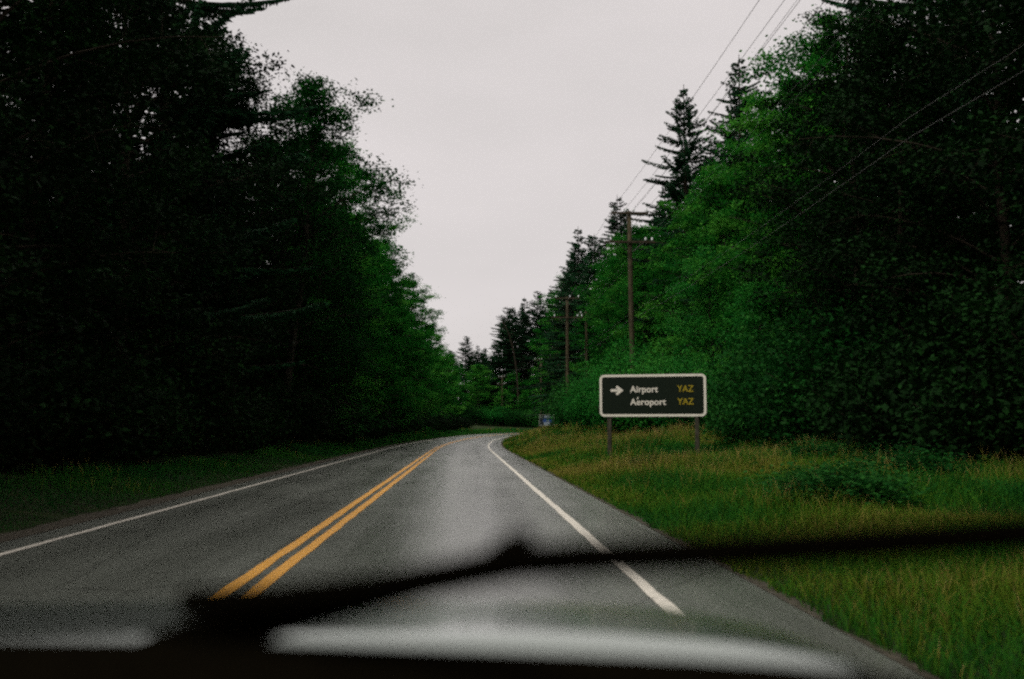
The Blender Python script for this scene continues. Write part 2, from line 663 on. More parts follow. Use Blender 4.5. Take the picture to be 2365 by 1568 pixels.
def broadleaf(H, R, base, n_limb, per, leaf, prof='ovate', sig=0.34, lean=0.0):
    """meshes of a trunk with limbs and of a crown of leaves"""
    wood = MB()
    k = 9
    tz = np.linspace(0, H * 0.93, k)
    sway = np.cumsum(rng.normal(0, 0.10, (k, 2)), 0) * (H / 18)
    tp = np.column_stack([sway[:, 0] - sway[0, 0] + lean * tz / H, sway[:, 1] - sway[0, 1], tz])
    r0 = 0.010 * H + 0.03
    wood.tube(tp, np.linspace(r0, 0.03, k) * np.array([1.35] + [1] * (k - 1)), 7, caps=False)
    P, T = [], []
    for i in range(n_limb):
        f = base + (0.99 - base) * ((i + rng.random()) / n_limb)
        z = f * H * 0.93
        c = np.array([np.interp(z, tz, tp[:, 0]), np.interp(z, tz, tp[:, 1]), z])
        q = (f - base) / (1 - base)
        pr = {'ovate': (0.55 + 0.6 * math.sin(math.pi * min(1, 0.12 + q * 0.86))) * (1 - 0.55 * q ** 3), 'column': 1.0 - 0.35 * q - 0.4 * q ** 4, 'dome': math.sqrt(max(0.05, 1 - (q * 0.95) ** 2))}[prof]
        Ln = R * pr * (0.72 + 0.34 * rng.random())
        az = i * 2.39996 + rng.normal(0, 0.4)
        el = math.radians(8 + 45 * q + rng.normal(0, 10))
        d = np.array([math.cos(az) * math.cos(el), math.sin(az) * math.cos(el), math.sin(el)])
        end = c + d * Ln + np.array([0, 0, -0.10 * Ln * (1 - q)])
        pts = bezier(c, c + d * Ln * 0.5 + np.array([0, 0, 0.12 * Ln]), end, 6)
        wood.tube(pts, np.linspace(max(0.02, r0 * 0.34 * (1 - 0.6 * q)), 0.008, 6), 4, caps=False)
        n_tw = max(4, int(4 + Ln * 2.2))
        shade_ = rng.normal(0, 0.10)
        for j in range(n_tw):
            t = 0.28 + 0.75 * (j + rng.random()) / n_tw
            a = pts[min(5, int(t * 5))] * (1 - (t * 5) % 1) + pts[min(5, int(t * 5) + 1)] * ((t * 5) % 1)
            off = rng.normal(0, 1, 3) * np.array([0.22, 0.22, 0.13]) * Ln * (1.15 - 0.45 * t)
            b_ = a + off
            if rng.random() < 0.35:
                wood.tube([a, (a + b_) / 2 + np.array([0, 0, 0.05]), b_], [0.012, 0.009, 0.005], 3, caps=False)
            n = int(per * (0.6 + 0.8 * rng.random()))
            pts_l = b_ + rng.normal(0, 1, (n, 3)) * np.array([sig, sig, sig * 0.5]) * (0.7 + 0.6 * rng.random())
            P.append(pts_l)
            T.append(np.clip(0.45 + shade_ + rng.normal(0, 0.15) + rng.normal(0, 0.15, n), 0, 1))
    P, T = np.concatenate(P), np.concatenate(T)
    V, Fc = leaves(P, leaf, 0.35)
    return mesh_py('trunk', wood.V, wood.F, True), mesh_np('crown', V, Fc, np.repeat(T, 4))


def conifer(H, R, base, gap=0.42, per=5, spray=1.0, droop=0.35, power=0.8, ragged=0.25, lift=0.25):
    """meshes of a trunk with branches and of a crown of hanging needle sprays"""
    wood = MB()
    tz = np.linspace(0, H, 10)
    sway = np.cumsum(rng.normal(0, 0.03, (10, 2)), 0)
    tp = np.column_stack([sway[:, 0] - sway[0, 0], sway[:, 1] - sway[0, 1], tz])
    r0 = 0.0105 * H + 0.04
    wood.tube(tp, np.linspace(1, 0.02, 10) ** 0.9 * r0 + 0.012, 7, caps=False)
    Vq, T = [], []
    z = base * H
    while z < H * 0.985:
        q = (z / H - base) / (1 - base)
        nb = per if q < 0.9 else 4
        for b in range(nb):
            az = rng.uniform(0, 2 * math.pi)
            prof = (1 - q) ** power * min(1.0, 0.55 + 2.2 * q)
            Ln = max(0.22, R * prof * (1 + rng.normal(0, ragged)))
            zz = z + rng.normal(0, 0.1)
            c = np.array([np.interp(zz, tz, tp[:, 0]), np.interp(zz, tz, tp[:, 1]), zz])
            h = np.array([math.cos(az), math.sin(az), 0])
            up = 0.45 * q ** 2
            mid = c + h * Ln * 0.55 + np.array([0, 0, (up - droop * 0.35) * Ln])
            end = c + h * Ln + np.array([0, 0, (up * 1.7 - droop + lift * 0.6) * Ln])
            m = 6
            pts = bezier(c, mid, end, m)
            wood.tube(pts, np.linspace(0.012 + 0.010 * Ln, 0.005, m), 3, caps=False)
            ns = max(4, int(Ln / 0.10 * spray))
            side = np.array([-h[1], h[0], 0])
            sh = 0.45 + rng.normal(0, 0.10)
            for j in range(ns):
                t = 0.10 + 0.9 * (j + rng.random()) / ns
                f = t * (m - 1)
                i0 = min(m - 2, int(f))
                p = pts[i0] * (1 - (f - i0)) + pts[i0 + 1] * (f - i0)
                wl = (0.16 + 0.30 * Ln * (1 - t) * 0.55 + 0.10 * rng.random())
                for sg in (-1, 1):
                    d = side * sg * wl * (0.75 + 0.5 * rng.random()) + h * wl * 0.55 + np.array([0, 0, -wl * (0.15 + 0.55 * rng.random() * droop * 2)])
                    e = p + d
                    # a twig with two thin sprays of needles
                    perp = np.cross(d, rng.normal(size=3))
                    perp = perp / (np.linalg.norm(perp) + 1e-9) * (0.045 + 0.03 * rng.random())
                    mm = p + d * 0.55
                    Vq.append((p, mm + perp, e, mm - perp))
                    perp2 = np.array([0, 0, -1.0]) * (0.07 + 0.10 * rng.random()) + side * 0.02
                    Vq.append((p + d * 0.15, p + d * 0.4 + perp2, e, mm))
                    tv = sh + 0.25 * (t - 0.5) + rng.normal(0, 0.10)
                    T += [tv, tv + rng.normal(0, 0.08)]
        z += gap * (0.75 + 0.5 * rng.random()) * (1.0 if q < 0.7 else 0.75)
    V = np.array(Vq).reshape(-1, 3)
    i = np.arange(len(Vq)) * 4
    return mesh_py('trunk', wood.V, wood.F, True), mesh_np('crown', V, np.stack([i, i + 1, i + 2, i + 3], 1), np.repeat(np.clip(T, 0, 1), 4))


def shrub(R, H, n_stem, per, leaf, sig=0.22):
    wood = MB()
    P, T = [], []
    for i in range(n_stem):
        az = i * 2.4 + rng.normal(0, 0.3)
        out_ = R * math.sqrt((i + 0.5) / n_stem) * 0.9
        hz = H * (1 - 0.55 * (out_ / R) ** 2) * (0.75 + 0.4 * rng.random())
        b0 = np.array([math.cos(az), math.sin(az), 0]) * out_ * 0.35
        e = np.array([math.cos(az) * out_, math.sin(az) * out_, hz])
        pts = bezier(b0, b0 + np.array([0, 0, hz * 0.7]), e, 6)
        wood.tube(pts, np.linspace(0.022, 0.005, 6), 4, caps=False)
        sh = rng.normal(0, 0.10)
        for j in range(7):
            t = 0.25 + 0.75 * (j + rng.random()) / 7
            f = min(4.99, t * 5)
            p = pts[int(f)] * (1 - f % 1) + pts[int(f) + 1] * (f % 1)
            n = int(per * (0.6 + 0.8 * rng.random()))
            P.append(p + rng.normal(0, 0.16, 3) * R * 0.6 + rng.normal(0, 1, (n, 3)) * np.array([sig, sig, sig * 0.7]) * (0.8 + 0.4 * R))
            T.append(np.clip(0.42 + sh + 0.2 * (t - 0.5) + rng.normal(0, 0.15, n), 0, 1))
    P, T = np.concatenate(P), np.concatenate(T)
    keep = P[:, 2] > 0.03
    P, T = P[keep], T[keep]
    V, Fc = leaves(P, leaf, 0.3)
    return mesh_py('stem', wood.V, wood.F, True), mesh_np('crown', V, Fc, np.repeat(T, 4))


def protos(fn, specs, wood_mat, leaf_m):
    out = []
    for sp in specs:
        a, b = fn(**sp)
        a.materials.append(wood_mat)
        b.materials.append(leaf_m)
        out.append((a, b, sp['H']))
    return out


ALDER = protos(broadleaf, [
    dict(H=18, R=5.0, base=0.07, n_limb=44, per=100, leaf=0.17, sig=0.29),
    dict(H=18, R=4.7, base=0.10, n_limb=42, per=100, leaf=0.17, sig=0.29, lean=0.6),
    dict(H=18, R=4.6, base=0.04, n_limb=46, per=96, leaf=0.17, sig=0.29, prof='column'),
    dict(H=18, R=5.2, base=0.12, n_limb=40, per=96, leaf=0.165, sig=0.29, lean=-0.5),
], M_GREYBARK, M_ALDER)
ALDER_OPEN = protos(broadleaf, [
    dict(H=18, R=4.8, base=0.22, n_limb=42, per=84, leaf=0.16, sig=0.32, lean=1.3),
    dict(H=18, R=4.4, base=0.25, n_limb=42, per=88, leaf=0.16, sig=0.32, lean=0.8),
], M_GREYBARK, M_ALDER)
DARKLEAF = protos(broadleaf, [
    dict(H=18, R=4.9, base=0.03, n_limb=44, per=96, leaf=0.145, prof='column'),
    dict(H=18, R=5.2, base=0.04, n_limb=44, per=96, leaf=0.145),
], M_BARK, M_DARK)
WILLOW = protos(broadleaf, [
    dict(H=9, R=3.2, base=0.04, n_limb=32, per=90, leaf=0.12, prof='dome', sig=0.26),
    dict(H=9, R=2.8, base=0.05, n_limb=30, per=90, leaf=0.12, prof='ovate', sig=0.26),
], M_GREYBARK, M_BRIGHT)
SPRUCE = protos(conifer, [
    dict(H=25, R=4.6, base=0.04, gap=0.50, per=6, spray=0.85),
    dict(H=25, R=5.0, base=0.05, gap=0.52, per=6, spray=0.85, droop=0.45, power=0.7),
    dict(H=25, R=4.2, base=0.04, gap=0.50, per=6, spray=0.85, power=0.6),
], M_BARK, M_SPRUCE)
SPIKY = protos(conifer, [
    dict(H=28, R=6.0, base=0.42, gap=0.62, per=6, spray=1.0, droop=0.26, power=0.95, ragged=0.16, lift=0.40),
    dict(H=26, R=5.6, base=0.15, gap=0.55, per=6, spray=0.8, droop=0.30, power=0.8, ragged=0.3, lift=0.3),
], M_BARK, M_SPRUCE)
RAGGED = protos(conifer, [
    dict(H=27, R=6.0, base=0.12, gap=0.62, per=5, spray=1.25, droop=0.30, power=0.55, ragged=0.38, lift=0.5),
], M_BARK, M_SPRUCE)
def retinted(protos_, m):
    out = []
    for a, b_, h in protos_:
        c = b_.copy()
        c.materials.clear()
        c.materials.append(m)
        out.append((a, c, h))
    return out


ALDER_MID = retinted(ALDER_OPEN[:1] + ALDER[2:3], M_MID)  # alder crowns recoloured darker, easing into the edge-darkened trees
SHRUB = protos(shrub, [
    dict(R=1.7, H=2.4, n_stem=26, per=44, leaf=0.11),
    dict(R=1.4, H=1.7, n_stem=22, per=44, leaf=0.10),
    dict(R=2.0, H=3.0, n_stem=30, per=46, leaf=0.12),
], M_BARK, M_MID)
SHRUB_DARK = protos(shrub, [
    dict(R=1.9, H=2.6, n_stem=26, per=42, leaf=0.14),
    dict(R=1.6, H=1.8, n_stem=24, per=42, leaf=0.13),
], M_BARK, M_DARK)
SHRUB_BRIGHT = protos(shrub, [
    dict(R=2.2, H=4.2, n_stem=34, per=50, leaf=0.12),
    dict(R=1.8, H=3.0, n_stem=30, per=48, leaf=0.11),
], M_GREYBARK, M_BRIGHT)


def plant(name, proto, x, y, H, label, cat, group=None, wide=1.0, rz=None, tilt=(0, 0), sink=0.1):
    trunk, crown, h0 = proto
    k = H / h0
    r = empty(name, (x, y, gz(x, y) - sink), random.uniform(0, 6.28) if rz is None else rz)
    r.rotation_euler[0], r.rotation_euler[1] = tilt
    kw = wide * k ** 0.75
    r.scale = (kw, kw, k)
    tag(r, label, cat, group)
    link(trunk.name, None, (), None) if False else None
    for me, nm in ((trunk, 'trunk' if cat == 'tree' else 'stem'), (crown, 'crown')):
        o = bpy.data.objects.new(nm, me)
        C.objects.link(o)
        o.parent = r
    return r


exec_list = []
G_L, G_R, G_F = 'trees in the dark forest left of the road', 'trees in the forest right of the road', 'trees beyond the bend in the road'

# --- left: the trees that draw the skyline
plant('hemlock_tree', RAGGED[0], -13.2, 43, 28.5, 'tall dark conifer at the upper left with a branch reaching out against the sky', 'tree', G_L, rz=0.6)
plant('alder_tree', ALDER_MID[0], -10.2, 56, 21.8, 'open leafy alder with see-through top beside the tall dark conifer at upper left', 'tree', G_L, rz=0.2)
plant('alder_tree', ALDER_OPEN[1], -10.1, 71, 22.0, 'leafy alder whose thin twig tips hang furthest over the oncoming lane', 'tree', G_L, rz=-0.2)
plant('alder_tree', ALDER[1], -8.2, 93, 19.6, 'rounded green alder halfway along the left tree wall, below the overhanging twigs', 'tree', G_L)
plant('alder_tree', ALDER[0], -7.6, 122, 19.8, 'green alder near the end of the left tree wall, stepped below the rounded one', 'tree', G_L)
plant('alder_tree', ALDER[2], -6.2, 158, 18.2, 'low green alder second from the far end of the left tree wall', 'tree', G_L)
plant('alder_tree', ALDER[3], -4.6, 196, 16.6, 'lowest alder at the far end of the left tree wall beside the gap', 'tree', G_L)
plant('alder_tree', ALDER_MID[1], -10.2, 63.5, 20.4, 'green alder between the open topped alder and the overhanging one', 'tree', G_L)
plant('alder_tree', ALDER[0], -9.0, 82, 19.8, 'broad green alder under the overhanging twigs on the left', 'tree', G_L)
plant('alder_tree', ALDER[3], -8.4, 106, 18.6, 'green alder filling the left tree wall behind the rounded one', 'tree', G_L)
# fill of the left front row
lab_front = ['dark leafy tree in the left front row, {} from the camera']
ords = ['first', 'second', 'third', 'fourth', 'fifth', 'sixth', 'seventh', 'eighth', 'ninth', 'tenth', 'eleventh', 'twelfth', 'thirteenth', 'fourteenth', 'fifteenth', 'sixteenth']
n = 0
for y in (-27, -21, -15, -9, -4, 1, 6, 11, 15):  # unseen trees added to shade the near left lane
    plant('broadleaf_tree', DARKLEAF[n % 2], -12.2 + rng.normal(0, 0.6), y, 19 + rng.normal(0, 1), 'added unseen tree beside the car on the left, shading the lane', 'tree', G_L)
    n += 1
n = 0
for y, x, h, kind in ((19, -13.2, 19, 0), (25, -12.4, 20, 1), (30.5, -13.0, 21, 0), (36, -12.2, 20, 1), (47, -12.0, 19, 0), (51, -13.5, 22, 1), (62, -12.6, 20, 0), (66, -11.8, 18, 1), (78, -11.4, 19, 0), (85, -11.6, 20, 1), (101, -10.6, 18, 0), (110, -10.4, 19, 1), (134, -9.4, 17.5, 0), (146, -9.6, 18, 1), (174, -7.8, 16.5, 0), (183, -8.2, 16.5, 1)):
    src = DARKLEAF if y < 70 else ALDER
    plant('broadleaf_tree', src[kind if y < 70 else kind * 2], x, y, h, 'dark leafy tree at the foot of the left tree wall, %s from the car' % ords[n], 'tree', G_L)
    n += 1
for row, (xo, y0, y1, dy) in enumerate(((-18.5, 14, 200, 7.5), (-25, 18, 215, 9.0), (-33, 22, 225, 11))):
    y = y0
    while y < y1:
        off = float(np.interp(y, [0, 60, 120, 160, 200], [0, 0, 3, 7, 11]))
        H_ = 23 + rng.normal(0, 1.5) - float(np.interp(y, [60, 120, 200], [0, 4, 7]))
        if row == 0:
            plant('spruce_tree', SPRUCE[int(rng.integers(3))], xo + off + rng.normal(0, 0.8), y + rng.normal(0, 0.8), H_, 'dark spruce standing behind the left front row, seen only as dark mass', 'tree', 'spruces behind the left front row')
        else:
            plant('spruce_tree', SPRUCE[int(rng.integers(3))] if rng.random() < 0.6 else DARKLEAF[int(rng.integers(2))], xo + off + rng.normal(0, 0.8), y + rng.normal(0, 1.0), H_, 'dark tree deep inside the left forest, seen only as dark mass', 'tree', 'trees deep in the left forest')
        y += dy

# --- right: skyline trees
plant('spruce_tree', SPIKY[0], 17.9, 79, 28.2, 'spiky spruce with bare open tiers standing alone against the sky on the right', 'tree', G_R, rz=0.5)
plant('spruce_tree', SPIKY[1], 19.1, 67, 26.2, 'dense pointed spruce just right of the spiky open one', 'tree', G_R)
plant('alder_tree', ALDER_OPEN[1], 18.6, 54, 20.6, 'pale green airy treetop under the power lines, right of the pointed spruces', 'tree', G_R)
plant('alder_tree', ALDER_OPEN[0], 19.4, 48, 21.6, 'bushy alder crown against the sky beside the top right dark conifer', 'tree', G_R, rz=2.5)
plant('spruce_tree', RAGGED[0], 20.2, 41, 27.0, 'dark conifer with sky showing between its limbs at the top right', 'tree', G_R, rz=2.2, wide=0.85)
plant('spruce_tree', SPRUCE[1], 16.2, 105, 25.2, 'dark spruce with a fringed top behind the nearest utility pole', 'tree', G_R)
plant('spruce_tree', SPRUCE[2], 17.6, 109, 24.6, 'short topped spruce just right of the nearest utility pole crossarm', 'tree', G_R)
plant('spruce_tree', SPRUCE[0], 14.0, 121, 25.2, 'ragged spruce with bare upper twigs left of the nearest utility pole', 'tree', G_R, wide=1.3)
plant('spruce_tree', SPRUCE[1], 14.2, 130, 24.0, 'dark spruce behind the second utility pole, below the ragged one', 'tree', G_R)
plant('alder_tree', ALDER[0], 16.2, 87, 18.6, 'green alder at the foot of the spiky open spruce', 'tree', G_R)
plant('alder_tree', ALDER[1], 18.0, 74, 18.8, 'green alder with leaves covering the base of the dense pointed spruce', 'tree', G_R)
plant('alder_tree', ALDER_MID[1], 17.8, 63, 17.6, 'broad green alder below the pale airy treetop', 'tree', G_R)
plant('alder_tree', ALDER[3], 14.4, 100, 17.5, 'green alder directly behind the nearest utility pole', 'tree', G_R)
plant('alder_tree', ALDER[0], 15.4, 57, 16.5, 'green alder to the right of the nearest utility pole', 'tree', G_R)
plant('willow_tree', WILLOW[0], 12.6, 50, 9.6, 'bright green willow standing above the airport sign, right of the nearest pole', 'tree', G_R)
plant('willow_tree', WILLOW[1], 12.4, 41.5, 7.4, 'bright green willow above the right end of the airport sign', 'tree', G_R)
n = 0
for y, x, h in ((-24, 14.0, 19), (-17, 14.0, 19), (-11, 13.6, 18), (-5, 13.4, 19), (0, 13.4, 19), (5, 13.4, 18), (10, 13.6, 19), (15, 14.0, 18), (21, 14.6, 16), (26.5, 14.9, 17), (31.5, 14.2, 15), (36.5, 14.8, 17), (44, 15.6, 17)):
    vis = y > 20  # the others are unseen, added to shade the near right verge
    plant('broadleaf_tree', DARKLEAF[n % 2] if y < 39 else ALDER[n % 4], x, y, h, ('dark leafy tree right of the airport sign, %s from the frame edge' % ords[n - 8]) if vis else 'added unseen tree beside the car on the right, shading the verge', 'tree', G_R)
    n += 1
for row, (xo, y0, y1, dy) in enumerate(((21.5, 14, 150, 7), (28, 18, 165, 9), (36, 24, 170, 11))):
    y = y0
    while y < y1:
        off = float(np.interp(y, [0, 60, 120, 160, 200], [0, -0.5, -0.5, 3, 9]))
        H_ = 23.5 + rng.normal(0, 1.4)
        plant('spruce_tree', SPRUCE[int(rng.integers(3))], xo + off + rng.normal(0, 0.7), y + rng.normal(0, 0.8), H_, 'dark spruce behind the leafy front of the right forest, seen only as dark mass' if row == 0 else 'dark tree deep inside the right forest, seen only as dark mass', 'tree', 'spruces behind the right forest front' if row == 0 else 'trees deep in the right forest')
        y += dy

for x, y, h, pr, lb in ((15.0, 113, 22.6, SPRUCE[2], 'dark spruce filling the gap right of the ragged spruce'), (13.9, 127, 22.6, SPRUCE[1], 'dark spruce below the ragged one, left of the nearest pole'),
                        (14.6, 141, 23.0, ALDER[3], 'leafy treetop right of the second utility pole top'), (16.5, 156, 25.0, ALDER[2], 'leafy treetop just behind the second utility pole top'),
                        (17.6, 96, 19.6, ALDER[3], 'leafy tree behind the crossarms of the nearest pole')):
    plant('spruce_tree' if pr in SPRUCE else 'alder_tree', pr, x, y, h, lb, 'tree', G_R, wide=1.5 if pr in SPRUCE else 1)

# --- beyond the bend
far = [(0.3, 246, 21.6, SPRUCE[2], 'small pointed spruce standing alone in the gap at the end of the road'),
       (3.4, 262, 20.4, SPRUCE[0], 'low spruce right of the lone pointed one in the gap'),
       (5.0, 266, 19.8, SPRUCE[2], 'lowest spruce tip in the gap, beside the far right trees'),
       (7.6, 242, 20.8, SPRUCE[1], 'first dark spruce of the far row rising right of the gap'),
       (9.3, 244, 26.6, SPRUCE[0], 'dark spruce second in the far row right of the gap'),
       (11.4, 243, 29.4, SPRUCE[1], 'broad dark spruce at the first step of the far row'),
       (14.6, 246, 32.0, SPRUCE[0], 'tall spruce in the far row, with a pointed tip'),
       (18.0, 244, 33.4, SPRUCE[2], 'tall spruce in the far row left of the second utility pole'),
       (21.6, 246, 34.6, SPRUCE[1], 'tall far spruce directly behind the second utility pole'),
       (25.6, 244, 36.5, SPRUCE[0], 'tallest spruce of the far row, right of the second utility pole'),
       (-3.6, 226, 16.5, ALDER[1], 'leafy alder at the left side of the gap beyond the bend'),
       (2.9, 236, 14.8, ALDER[0], 'pale green leafy tree in the gap at the end of the road')]
for x, y, h, pr, lb in far:
    plant('spruce_tree' if pr in SPRUCE else 'alder_tree', pr, x, y, h, lb, 'tree', G_F, wide=1.0 if y < 243 and x < 1 else 1.35 if pr in SPRUCE else 1.1)
for x, y, h, pr, in ((-8, 240, 17, 0), (-1.5, 252, 15, 1), (6, 250, 14, 2), (12, 238, 13, 3), (17, 236, 14, 0), (22, 236, 15, 1), (28, 238, 20, 2), (34, 240, 24, 0), (40, 238, 24, 3), (-14, 232, 19, 2), (-6, 262, 17, 3), (9, 232, 9, 1), (14, 231, 8, 0)):
    plant('alder_tree', ALDER[pr], x, y, h, 'leafy tree low in the far wall of green where the road bends away', 'tree', 'leafy trees low beyond the bend')
for k in range(16):
    x = -14 + k * 5.0
    plant('spruce_tree', SPRUCE[k % 3], x + rng.normal(0, 1), 276 + rng.normal(0, 5), 19 if x < 9 else 32, 'far spruce in the back row beyond the bend, seen only as dark mass', 'tree', 'spruces in the back row beyond the bend', wide=1.7)

# --- shrubs
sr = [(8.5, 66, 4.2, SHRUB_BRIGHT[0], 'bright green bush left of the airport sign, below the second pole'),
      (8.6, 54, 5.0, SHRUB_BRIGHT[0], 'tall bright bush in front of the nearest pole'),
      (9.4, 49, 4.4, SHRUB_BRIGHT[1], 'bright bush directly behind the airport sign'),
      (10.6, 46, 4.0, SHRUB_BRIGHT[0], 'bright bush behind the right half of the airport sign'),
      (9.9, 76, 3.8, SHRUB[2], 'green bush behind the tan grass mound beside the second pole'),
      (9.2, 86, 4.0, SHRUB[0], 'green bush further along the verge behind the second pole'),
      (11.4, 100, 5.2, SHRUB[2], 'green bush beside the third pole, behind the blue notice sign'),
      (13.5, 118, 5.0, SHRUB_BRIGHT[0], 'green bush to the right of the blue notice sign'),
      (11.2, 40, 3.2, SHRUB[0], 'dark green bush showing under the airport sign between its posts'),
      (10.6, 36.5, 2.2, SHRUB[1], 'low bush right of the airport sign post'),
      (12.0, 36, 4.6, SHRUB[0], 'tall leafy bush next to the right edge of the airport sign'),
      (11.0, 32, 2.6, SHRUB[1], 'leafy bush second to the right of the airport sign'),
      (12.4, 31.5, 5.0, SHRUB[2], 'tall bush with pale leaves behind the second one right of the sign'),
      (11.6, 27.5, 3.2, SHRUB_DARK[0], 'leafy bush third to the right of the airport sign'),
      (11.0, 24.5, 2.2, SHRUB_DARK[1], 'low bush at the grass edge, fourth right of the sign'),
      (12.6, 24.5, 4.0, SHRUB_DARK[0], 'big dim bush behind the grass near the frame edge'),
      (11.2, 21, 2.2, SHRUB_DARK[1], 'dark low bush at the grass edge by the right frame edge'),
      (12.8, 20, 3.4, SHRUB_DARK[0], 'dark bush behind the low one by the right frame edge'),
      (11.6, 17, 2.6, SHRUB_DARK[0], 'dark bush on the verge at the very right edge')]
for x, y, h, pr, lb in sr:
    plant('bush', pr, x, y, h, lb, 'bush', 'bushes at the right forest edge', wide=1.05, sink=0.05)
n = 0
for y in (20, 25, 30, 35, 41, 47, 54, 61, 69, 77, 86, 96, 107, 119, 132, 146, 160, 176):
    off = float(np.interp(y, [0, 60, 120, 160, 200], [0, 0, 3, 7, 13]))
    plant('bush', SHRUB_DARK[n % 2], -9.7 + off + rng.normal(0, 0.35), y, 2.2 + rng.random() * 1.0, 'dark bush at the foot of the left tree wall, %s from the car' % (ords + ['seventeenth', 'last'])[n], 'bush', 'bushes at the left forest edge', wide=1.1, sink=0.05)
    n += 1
for k, x in enumerate((-6, -2.5, 1, 4.5, 8, 11.5, 15, 19, 23, 28, 33)):
    plant('bush', (SHRUB + SHRUB_BRIGHT)[k % 5], x, 229 + 1.5 * math.sin(k * 2) - max(0, x - 15) * 0.2, 3.2 + rng.random() * 2, 'far bush in the green bank facing the bend', 'bush', 'bushes in the bank facing the bend', wide=1.4, sink=0.05)

for x, y, h, wd, lb in ((5.7, 15.0, 0.75, 1.7, 'dark green leafy weed clump in the tall grass just above the wiper'),
                        (8.9, 25.0, 0.7, 1.5, 'low leafy weed clump in the grass in front of the right forest edge'),
                        (5.0, 26.5, 0.55, 1.3, 'small leafy weed clump in the grass below the airport sign'),
                        (8.2, 18.5, 0.8, 1.5, 'leafy weed clump in the grass near the right edge of the verge')):
    plant('weed', SHRUB[1], x, y, h, lb, 'weed', 'leafy weed clumps in the verge grass', wide=wd, sink=0.02)

# a bare leaning snag in the far row
sn = MB()
p0 = np.array([11.0, 234, 24.6])
tip = at(1157, 738, 234)
rt = empty('dead_tree', (12.6, 234.5, gz(12.6, 234.5)))
tag(rt, 'bare dead tree leaning left out of the far row into the sky', 'tree', G_F)
b0 = np.array([0, 0, -0.2])
tl = tip - np.array(rt.location)
pts = bezier(b0, np.array([0.2, 0, tl[2] * 0.8]), tl, 12)
sn.tube(pts, np.linspace(0.24, 0.06, 12), 7).build('trunk', M_BARK, rt, True)
for f in (7, 8, 9, 10):
    s2 = MB()
    q = pts[f]
    s2.tube([q, q + np.array([0.5 - 0.9 * (f % 2), 0, 0.5]), q + np.array([0.9 - 1.8 * (f % 2), 0.1, 0.7])], [0.07, 0.05, 0.02], 5)
    s2.build('limb', M_GREYBARK, rt, True)

# ------------------------------------------------------------------ utility poles and wires
M_POLE = simple('weathered_pole_wood', (0.055, 0.044, 0.024), 0.85, 0.2, 0.45, 3.0, bmp=0.5)
M_ARM = simple('crossarm_wood', (0.042, 0.032, 0.019), 0.85, 0.2, 0.4, 5.0, bmp=0.4)
M_INS = simple('insulator_glaze', (0.78, 0.80, 0.80), 0.2, 0.5, 0.08)
M_WIRE = simple('weathered_wire', (0.05, 0.05, 0.045), 0.5, 0.5, 0.1)
M_STEEL = simple('weathered_steel', (0.07, 0.065, 0.055), 0.7, 0.2, 0.2)


def utility_pole(x, y, top, ang, label, arms, lean=0.0):
    """top: height of the pole's top above the camera's road; arms: (z below the top, half width, offsets)"""
    z0 = gz(x, y)
    r = empty('utility_pole', (x, y, z0), ang)
    tag(r, label, 'utility pole', 'utility poles along the road')
    Hh = top - z0
    sh = MB()
    zz = np.linspace(-0.3, Hh, 8)
    sh.tube(np.column_stack([lean * zz / Hh, 0 * zz, zz]), np.linspace(0.19, 0.125, 8), 12).build('shaft', M_POLE, r, True)
    for dz, hw, offs in arms:
        z = Hh - dz
        xx = lean * z / Hh
        MB().box((xx, -0.19, z), (2 * hw, 0.10, 0.13)).build('crossarm', M_ARM, r, bevel=0.01)
        for sg in (-1, 1):
            b = MB()
            b.tube([(xx + sg * hw * 0.55, -0.255, z - 0.03), (xx + sg * 0.10, -0.255, z - 0.62)], [0.018, 0.018], 6)
            b.build('brace', M_STEEL, r)
        for of in offs:
            b = MB()
            pr = [(0.0, 0.022), (0.05, 0.03), (0.06, 0.065), (0.11, 0.06), (0.12, 0.045), (0.15, 0.06), (0.19, 0.05), (0.23, 0.03)]
            b.tube([(xx + of, -0.19, z + 0.066 + a) for a, _ in pr], [q for _, q in pr], 8)
            b.build('insulator', M_INS, r, True)
    return r


UP = (-1.05, -0.25, 0.25, 1.05)
LO = (-1.2, 0.95, 1.35)
p1 = utility_pole(10.2, 60, 14.62, 0.0, 'nearest utility pole with two crossarms rising behind bushes left of the willow', [(0.15, 1.15, UP), (1.95, 1.55, LO)], lean=-0.15)
p2 = utility_pole(9.5, 92, 13.5, -0.05, 'second utility pole, pale and thin against dark trees left of the nearest pole', [(0.15, 1.15, (-1.05, 0.25, 1.05)), (1.95, 1.55, LO)])
p3 = utility_pole(14.1, 149, 13.4, -0.2, 'third utility pole, tall plain shaft beside the blue notice sign', [(0.15, 1.1, (-1.0, 1.0)), (1.9, 1.5, (-1.2, 1.2))])
p4 = utility_pole(13.6, 178, 13.6, -0.3, 'fourth utility pole, thin shaft behind the blue notice sign', [(0.15, 1.15, UP), (1.95, 1.55, LO)])
p5 = utility_pole(8.6, 231, 13.2, -0.9, 'farthest utility pole across the bend with pale wide crossarms', [(0.15, 1.4, UP), (1.8, 1.6, LO)])
p6 = utility_pole(12.4, 101, 13.2, 0, 'short grey pole half hidden by leaves between the nearest and second poles', [(0.3, 0.8, (-0.6, 0.6))])


